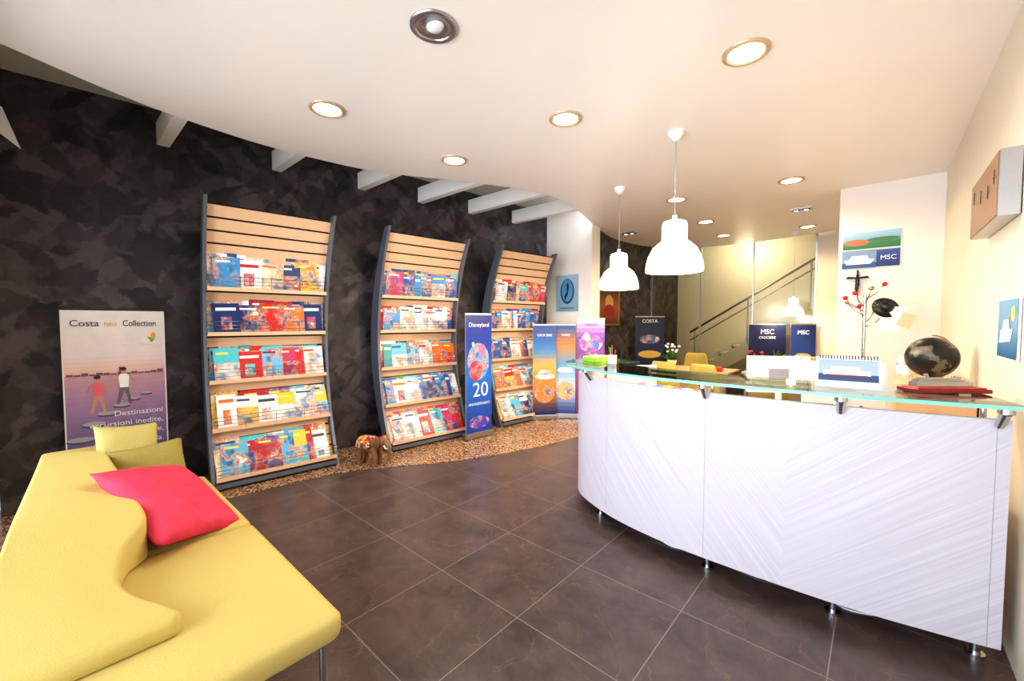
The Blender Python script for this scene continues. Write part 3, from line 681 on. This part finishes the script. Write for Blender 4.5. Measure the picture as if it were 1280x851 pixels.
# ------------------------------------------------------------------ reception counter
e=empty('reception_counter'); CNT=e
cp=[(-1.62,3.9),(-1.82,3.6),(-1.93,3.3),(-1.93,3.05),(-1.78,2.84),(-1.46,2.67),(-1.12,2.58),(-0.75,2.545),(-0.18,2.555),(0.2,2.61),(0.425,2.66)]
cv=catmull([(x,y,0) for x,y in cp],10)
nr=[]
for i,p in enumerate(cv):
    d=(cv[min(i+1,len(cv)-1)]-cv[max(i-1,0)]).normalized(); nr.append(Vector((d.y,-d.x,0)))
def ribbon(b,o0,o1,z0,z1,mat,side=None,rng=None,inner=None):
    idx=range(len(cv)) if rng is None else range(*rng); idx=list(idx)
    A=[cv[i]+nr[i]*o1 for i in idx]; Bq=[cv[i]+nr[i]*o0 for i in idx]; n=len(idx)
    for L in (A,Bq):
        for p in L: p.x=min(p.x,XR-0.012)
    vs=[(p.x,p.y,z) for z in (z0,z1) for p in A]+[(p.x,p.y,z) for z in (z0,z1) for p in Bq]
    top=[(n+k,n+k+1,3*n+k+1,3*n+k) for k in range(n-1)]; bot=[(k,2*n+k,2*n+k+1,k+1) for k in range(n-1)]
    b.add(vs,top+bot,mat)
    b.add(vs,[(k,k+1,n+k+1,n+k) for k in range(n-1)],side or mat,smooth=True); b.add(vs,[(2*n+k,3*n+k,3*n+k+1,2*n+k+1) for k in range(n-1)],inner or side or mat,smooth=True)
    b.add(vs,[(0,n,3*n,2*n),(n-1,3*n-1,4*n-1,2*n-1)],inner or side or mat)
b=B(); ribbon(b,-0.03,0.0,0.10,1.09,M_slat); b.build('curved_front_panel',e)
b=B()
def near(x,off=0,lo=30):
    return min(range(lo,len(cv)),key=lambda k:abs(cv[k].x-x))
for x in (-1.46,-0.77,0.38):
    i=near(x); p=cv[i]-nr[i]*0.0007; b.cyl((p.x,p.y,0.10),(p.x,p.y,1.09),0.0016,M_seam,n=6)
b.build('panel_joints',e)
b=B(); ribbon(b,-0.36,0.11,1.15,1.166,M_cglass,M_gedge,rng=(13,len(cv)),inner=M_cglass); b.build('glass_top',e)
b=B()
for x in (-1.62,-0.77,-0.12,0.38):
    i=near(x); p=cv[i]; q=cv[i]+nr[i]*0.055; f=cv[i]-nr[i]*0.12
    b.cyl((p.x+nr[i].x*0.01,p.y+nr[i].y*0.01,1.065),(q.x,q.y,1.13),0.016,M_chrome,0.02); b.cyl((q.x,q.y,1.125),(q.x,q.y,1.15),0.026,M_chrome)
    b.cyl((f.x,f.y,0.76),(f.x,f.y,1.15),0.012,M_chrome)
    g=cv[i]-nr[i]*0.09; b.cyl((g.x,g.y,0.012),(g.x,g.y,0.75),0.018,M_chrome); b.cyl((g.x,g.y,0),(g.x,g.y,0.015),0.034,M_chrome)
b.build('chrome_supports',e)
b=B(); ribbon(b,-0.55,-0.035,0.735,0.765,M_desk,rng=(0,len(cv)-3)); ribbon(b,-0.5,-0.08,0.10,0.12,M_dark); ribbon(b,-0.5,-0.46,0.12,0.735,M_desk,rng=(20,len(cv))); b.build('work_surface',e)
b=B()
for k in range(9):
    c=PAL[(k*5)%len(PAL)]; b.box((0.07*k-0.28,0,0.14),(0.05,0.2,0.28),M_print,lin(c),(0,0.08,0))
b.build('leaflets',e,(-1.2,2.86,0.766),(0,0,R(-12)))
b=B(); b.tube([tuple(p) for p in catmull([(-1.2,2.78,0.03),(-1.0,2.72,0.006),(-0.8,2.78,0.006),(-0.5,2.72,0.006),(-0.25,2.8,0.02),(-0.1,2.72,0.006),(0.1,2.8,0.006),(0.3,2.82,0.08)],6)],0.005,M_whiteplastic); b.build('power_cable',e)

# items on the counter -------------------------------------------------
e=empty('desk_calendar',(-0.12,2.74,1.167),R(6))
b=B(); w=0.26;h=0.155
b.add([(-w/2,-0.05,0),(w/2,-0.05,0),(w/2,0,h),(-w/2,0,h),(-w/2,0.06,0),(w/2,0.06,0)],[(0,1,2,3),(5,4,3,2),(0,3,4),(1,5,2)],M_whiteplastic)
sl=Matrix.Translation((0,-0.05,0))@Euler((-math.atan2(0.05,h),0,0)).to_matrix().to_4x4()
def sq(x0,z0,x1,z1,c,o=-0.002): b.add([(x0,o,z0),(x1,o,z0),(x1,o,z1),(x0,o,z1)],[(0,1,2,3)],M_printflat,lin(c),M=sl)
sq(-0.12,0.035,0.12,0.145,(160,178,200)); sq(-0.12,0.035,0.12,0.07,(60,80,120),-0.003); sq(-0.1,0.065,0.09,0.09,(245,245,245),-0.004); sq(-0.07,0.09,0.05,0.11,(215,215,225),-0.004); sq(-0.09,0.06,0.08,0.067,(150,50,40),-0.0045)
for k in range(20): x=-0.115+k*0.0121; b.tube([(x,-0.01,h-0.012),(x,-0.006,h+0.006),(x,0.006,h+0.006),(x,0.01,h-0.012)],0.0022,M_black,5)
b.build('tent_pages',e)
e=empty('model_cruise_ship',(0.235,2.86,1.167),R(38)); e.scale=(0.82,0.8,0.8)
b=B(); b.box((0,0,0.012),(0.40,0.15,0.024),simple('mahogany_base',(120,24,30),0.25)); b.box((0,0,0.028),(0.37,0.12,0.008),M_red); b.build('base',e,bevel=0.004)
b=B()
hull=[(-0.17,-0.028),(0.1,-0.028),(0.15,-0.016),(0.18,0),(0.15,0.016),(0.1,0.028),(-0.17,0.028)]
b.prism(hull,0.034,0.058,M_alu)
for k,(x0,x1,hw) in enumerate(((-0.16,0.12,0.024),(-0.155,0.1,0.022),(-0.14,0.085,0.018))): b.box(((x0+x1)/2,0,0.062+k*0.009),(x1-x0,hw*2,0.007),M_alu)
b.cyl((-0.09,0,0.08),(-0.1,0,0.105),0.01,M_alu); b.cyl((0.05,0,0.08),(0.05,0,0.108),0.003,M_alu); b.box((0.07,0,0.088),(0.03,0.03,0.01),M_alu)
b.build('hull',e)
b=B()
for k,c in enumerate(((160,205,60),(150,200,50),(185,220,90))): b.box((0.004*k,0.003*k,0.008+0.014*k),(0.22,0.15,0.013),M_print,lin(c),(0,0,0.1*k))
b.build('brochure_stack',None,(-1.82,3.15,1.167),(0,0,R(70)),bevel=0.002)
b=B(); b.lathe([(0.0005,0),(0.035,0),(0.037,0.07),(0.034,0.07),(0.033,0.005),(0.0005,0.004)],(0,0,0),M_whiteplastic,20)
for k in range(5): b.cyl((0.01*math.cos(k*1.3),0.01*math.sin(k*1.3),0.01),(0.03*math.cos(k*1.3),0.03*math.sin(k*1.3),0.11+0.01*k),0.003,[M_red,M_black,M_alu,M_leaf,M_gold][k])
b.build('pen_cup',None,(-1.6,3.0,1.167))

def monitor(x,y,rz,z=0.765):
    e=empty('computer_monitor',(x,y,z),rz); b=B()
    b.box((0,0,0.28),(0.5,0.035,0.32),M_whiteplastic); b.box((0,0.019,0.29),(0.46,0.004,0.27),M_black); b.cyl((0,-0.03,0.01),(0,-0.012,0.2),0.025,M_whiteplastic); b.box((0,-0.02,0.008),(0.22,0.18,0.016),M_whiteplastic)
    b.box((0,-0.019,0.28),(0.16,0.003,0.10),M_seam)
    b.build('screen_and_stand',e,bevel=0.006)
monitor(-0.66,4.25,R(32)); monitor(-0.2,3.95,R(16))
b=B(); b.box((0,0,0.75),(1.06,0.8,0.03),M_whiteplastic); 
for x in (-0.5,0.5): b.box((x,0,0.37),(0.04,0.7,0.735),M_whiteplastic)
b.box((0,-0.3,0.5),(0.96,0.02,0.4),M_whiteplastic)
b.build('staff_desk',None,(-0.46,4.15,0),bevel=0.004)

# cabinet with globe and ornaments
b=B(); b.box((0.27,4.15,0.54),(0.36,0.9,1.08),M_wood); b.box((0.27,4.15,1.09),(0.38,0.92,0.02),M_wood)
for z in (0.3,0.58,0.86): b.box((0.088,4.15,z),(0.008,0.86,0.26),M_desk); b.cyl((0.086,4.1,z+0.08),(0.086,4.2,z+0.08),0.005,M_chrome)
b.build('wooden_cabinet',bevel=0.003)
m,nt,bs=newmat('black_globe')
tc=N(nt,'ShaderNodeTexCoord'); nz=N(nt,'ShaderNodeTexNoise'); nz.inputs['Scale'].default_value=9; nz.inputs['Detail'].default_value=6; nt.links.new(tc.outputs['Object'],nz.inputs['Vector'])
cr=N(nt,'ShaderNodeValToRGB'); el=cr.color_ramp.elements; el[0].position=0.54; el[0].color=tuple(lin((14,14,18)))+(1,); el[1].position=0.56; el[1].color=tuple(lin((96,90,80)))+(1,)
nt.links.new(nz.outputs['Fac'],cr.inputs[0]); nt.links.new(cr.outputs[0],bs.inputs['Base Color']); bs.inputs['Roughness'].default_value=0.35
e=empty('desk_globe',(0.265,3.96,1.10))
b=B(); b.ell((0,0,0.165),(0.135,0.135,0.135),m,n=36,m=22); b.build('sphere',e)
b=B(); b.lathe([(0.0005,0),(0.09,0),(0.088,0.01),(0.03,0.016),(0.015,0.03)],(0,0,0),M_gold,24)
b.tube([(0.148*math.sin(t)*0.8,0.148*math.sin(t)*0.6,0.165-0.148*math.cos(t)) for t in [R(-20+k*10) for k in range(21)]],0.005,M_gold)
b.build('meridian_stand',e)
b=B()
for k,(x,y,c,h) in enumerate(((0.0,0.0,(245,245,245),0.14),(-0.0,0.12,(210,60,60),0.1),(0.04,0.2,(230,200,120),0.13),(0.03,-0.08,(240,240,235),0.08))):
    b.lathe([(0.0005,0),(0.028,0),(0.034,h*0.3),(0.02,h*0.6),(0.026,h*0.8),(0.012,h),(0.0005,h)],(x,y,0),M_print,16,col=lin(c))
b.build('ornament_group',None,(0.13,4.32,1.10))

# coat stand
e=empty('coat_stand',(-0.12,5.45,0))
b=B(); b.cyl((0,0,0.03),(0,0,1.78),0.014,M_chrome)
for k in range(3): a=k*2.094; b.tube([(0,0,0.06),(0.2*math.cos(a),0.2*math.sin(a),0.02),(0.26*math.cos(a),0.26*math.sin(a),0.012)],0.011,M_chrome)
for k in range(8):
    a=k*math.pi/4+0.3; z=1.45+0.04*k; L=0.16
    p=(L*math.cos(a),L*math.sin(a),z+0.14); b.tube([(0,0,z),(L*0.6*math.cos(a),L*0.6*math.sin(a),z+0.06),p],0.006,M_chrome); b.ell(p,(0.022,0.022,0.022),M_red if k%3 else M_gold)
b.build('stand_and_hooks',e)
b=B(); b.lathe([(0.10,0.0),(0.105,0.006),(0.06,0.012),(0.055,0.05),(0.04,0.075),(0.0005,0.08)],(0,0,0),M_black,24); b.build('hat',e,(0.15,-0.12,1.64),(R(65),0,R(20)))
b=B(); b.add([(-0.1,0,-0.12),(0.06,0.02,-0.15),(0.12,0,0.08),(-0.04,0.01,0.1)],[(0,1,2,3)],M_whiteplastic); b.box((0.11,0.01,-0.04),(0.10,0.02,0.13),M_desk,rot=(0,0.4,0)); b.build('paper_bag',e,(0.19,-0.15,1.56))

# far desks, chairs, plants
def desk(x,y,w=1.3):
    b=B(); b.box((0,0,0.74),(w,0.7,0.03),M_desk)
    for sx in (-1,1): b.box((sx*(w/2-0.05),0,0.362),(0.04,0.6,0.725),M_alu)
    b.box((0,0.1,0.5),(w-0.12,0.02,0.4),M_desk); b.build('office_desk',None,(x,y,0),bevel=0.004)
desk(-2.3,6.95); desk(-0.95,7.3,1.2)
def chair(x,y,rz):
    e=empty('visitor_chair',(x,y,0),rz); b=B()
    n=10; vs=[];fs=[]
    prof=[(-0.22,0.47),(-0.1,0.45),(0.05,0.44),(0.16,0.46),(0.22,0.53),(0.25,0.65),(0.27,0.8),(0.285,0.94)]
    for (yy,zz) in prof:
        for k in range(n+1):
            u=-1+2*k/n; w=0.23 if zz<0.6 else 0.215-0.05*max(0,(zz-0.75))/0.2
            vs.append((u*w,yy-0.05*u*u*(1 if zz>0.5 else 0),zz+0.025*u*u*(1 if zz<0.55 else 0)))
    for j in range(len(prof)-1):
        for k in range(n): a=j*(n+1)+k; fs.append((a,a+1,a+n+2,a+n+1))
    b.add(vs,fs,M_olive,smooth=True); o=b.build('seat_shell',e); s=o.modifiers.new('s','SOLIDIFY'); s.thickness=0.035; s.offset=0; s2=o.modifiers.new('ss','SUBSURF'); s2.levels=s2.render_levels=1
    b=B()
    for sx in (-1,1):
        for yy,y2 in ((-0.18,-0.23),(0.15,0.24)): b.cyl((sx*0.17,yy,0.43),(sx*0.22,y2,0),0.011,M_chrome)
    b.build('legs',e)
chair(-2.35,6.2,R(180)); chair(-1.75,6.15,R(170)); chair(-1.12,6.5,R(190)); chair(-0.9,8.1,R(0)); chair(-2.5,7.75,R(10))
def plant(x,y,z,s=1,flower=None):
    e=empty('potted_plant',(x,y,z)); b=B(); b.lathe([(0.0005,0),(0.05*s,0),(0.065*s,0.1*s),(0.058*s,0.1*s),(0.055*s,0.08*s),(0.0005,0.08*s)],(0,0,0),M_terra,20); b.build('pot',e)
    b=B()
    for k in range(30):
        a=random.uniform(0,6.28); L=random.uniform(0.14,0.28)*s; el_=random.uniform(0.5,1.4); w=0.024*s
        d=Vector((math.cos(a),math.sin(a),0)); sd=Vector((-d.y,d.x,0)); p=Vector((0,0,0.08*s)); vs=[]
        for i in range(5):
            t=i/4; q=p+d*L*t*math.cos(el_)+Vector((0,0,1))*L*(t*math.sin(el_)-0.25*t*t); ww=w*math.sin(math.pi*min(0.97,t*0.85+0.12)); vs+=[q-sd*ww,q+sd*ww]
        b.add(vs,[(2*i,2*i+1,2*i+3,2*i+2) for i in range(4)],M_leaf,smooth=True)
        if flower and k%2==0: q=p+d*L*0.4+Vector((0,0,L*0.9)); b.ell(q,(0.02*s,0.02*s,0.016*s),flower,n=8,m=6)
    b.build('leaves',e)
plant(-2.6,6.95,0.755,1.2,M_whiteplastic); plant(-1.15,7.3,0.755,1.2); plant(-1.42,7.3,0.755,0.9,M_red)
b=B(); b.box((0,0,0.02),(0.36,0.26,0.04),M_red); b.box((0.02,0.01,0.05),(0.3,0.22,0.02),simple('folder_red',(220,50,40),0.4)); b.build('folder_stack',None,(-1.95,6.78,0.756),(0,0,0.2),bevel=0.003)

# small white paper mobile at left
e=empty('hanging_paper_mobile',(WX(-0.2)+0.24,-0.22,2.92))
b=B(); b.add([(0,-0.06,0.16),(0,0.04,0.12),(0.02,0.12,-0.16),(0.02,0.03,-0.08),(0,-0.06,-0.05)],[(0,1,2,3,4)],M_whiteplastic); b.cyl((0,0,0.1),(0,0,0.47),0.002,M_wire); b.build('paper_sail',e)

# ------------------------------------------------------------------ lights
def area(name,loc,rot,sx,sy,pw,col):
    l=bpy.data.lights.new(name,'AREA'); l.shape='RECTANGLE'; l.size=sx; l.size_y=sy; l.energy=pw; l.color=col
    o=bpy.data.objects.new(name,l); COLL.objects.link(o); o.location=loc; o.rotation_euler=rot; return o
area('daylight_shop_window',(-1.7,-0.75,1.4),(R(106),0,0),4.1,2.6,220,(0.87,0.91,1.0))
l=bpy.data.lights.new('stairwell_lamp','POINT'); l.energy=46; l.color=(1,0.82,0.62); l.shadow_soft_size=0.25
o=bpy.data.objects.new('stairwell_lamp',l); COLL.objects.link(o); o.location=(-2.2,10.0,3.1)
l=bpy.data.lights.new('cove_lamp','POINT'); l.energy=8; l.color=(0.95,0.98,1); l.shadow_soft_size=0.1
o=bpy.data.objects.new('cove_lamp',l); COLL.objects.link(o); o.location=(-3.2,5.4,3.25)
w=bpy.data.worlds.new('world'); sc.world=w; w.use_nodes=True
bg=w.node_tree.nodes['Background']; bg.inputs[0].default_value=(0.8,0.88,1,1); bg.inputs[1].default_value=0.7

# ------------------------------------------------------------------ camera
cam=bpy.data.cameras.new('camera'); cam.sensor_width=36; cam.lens=36*515/1280; cam.clip_start=0.05
co=bpy.data.objects.new('camera',cam); COLL.objects.link(co); co.location=(0,0,1.5); co.rotation_euler=(R(90-2.5),0,R(41.77))
sc.camera=co
sc.view_settings.view_transform='Standard'
try: sc.view_settings.look='Medium High Contrast'
except Exception: pass
sc.view_settings.exposure=0.18
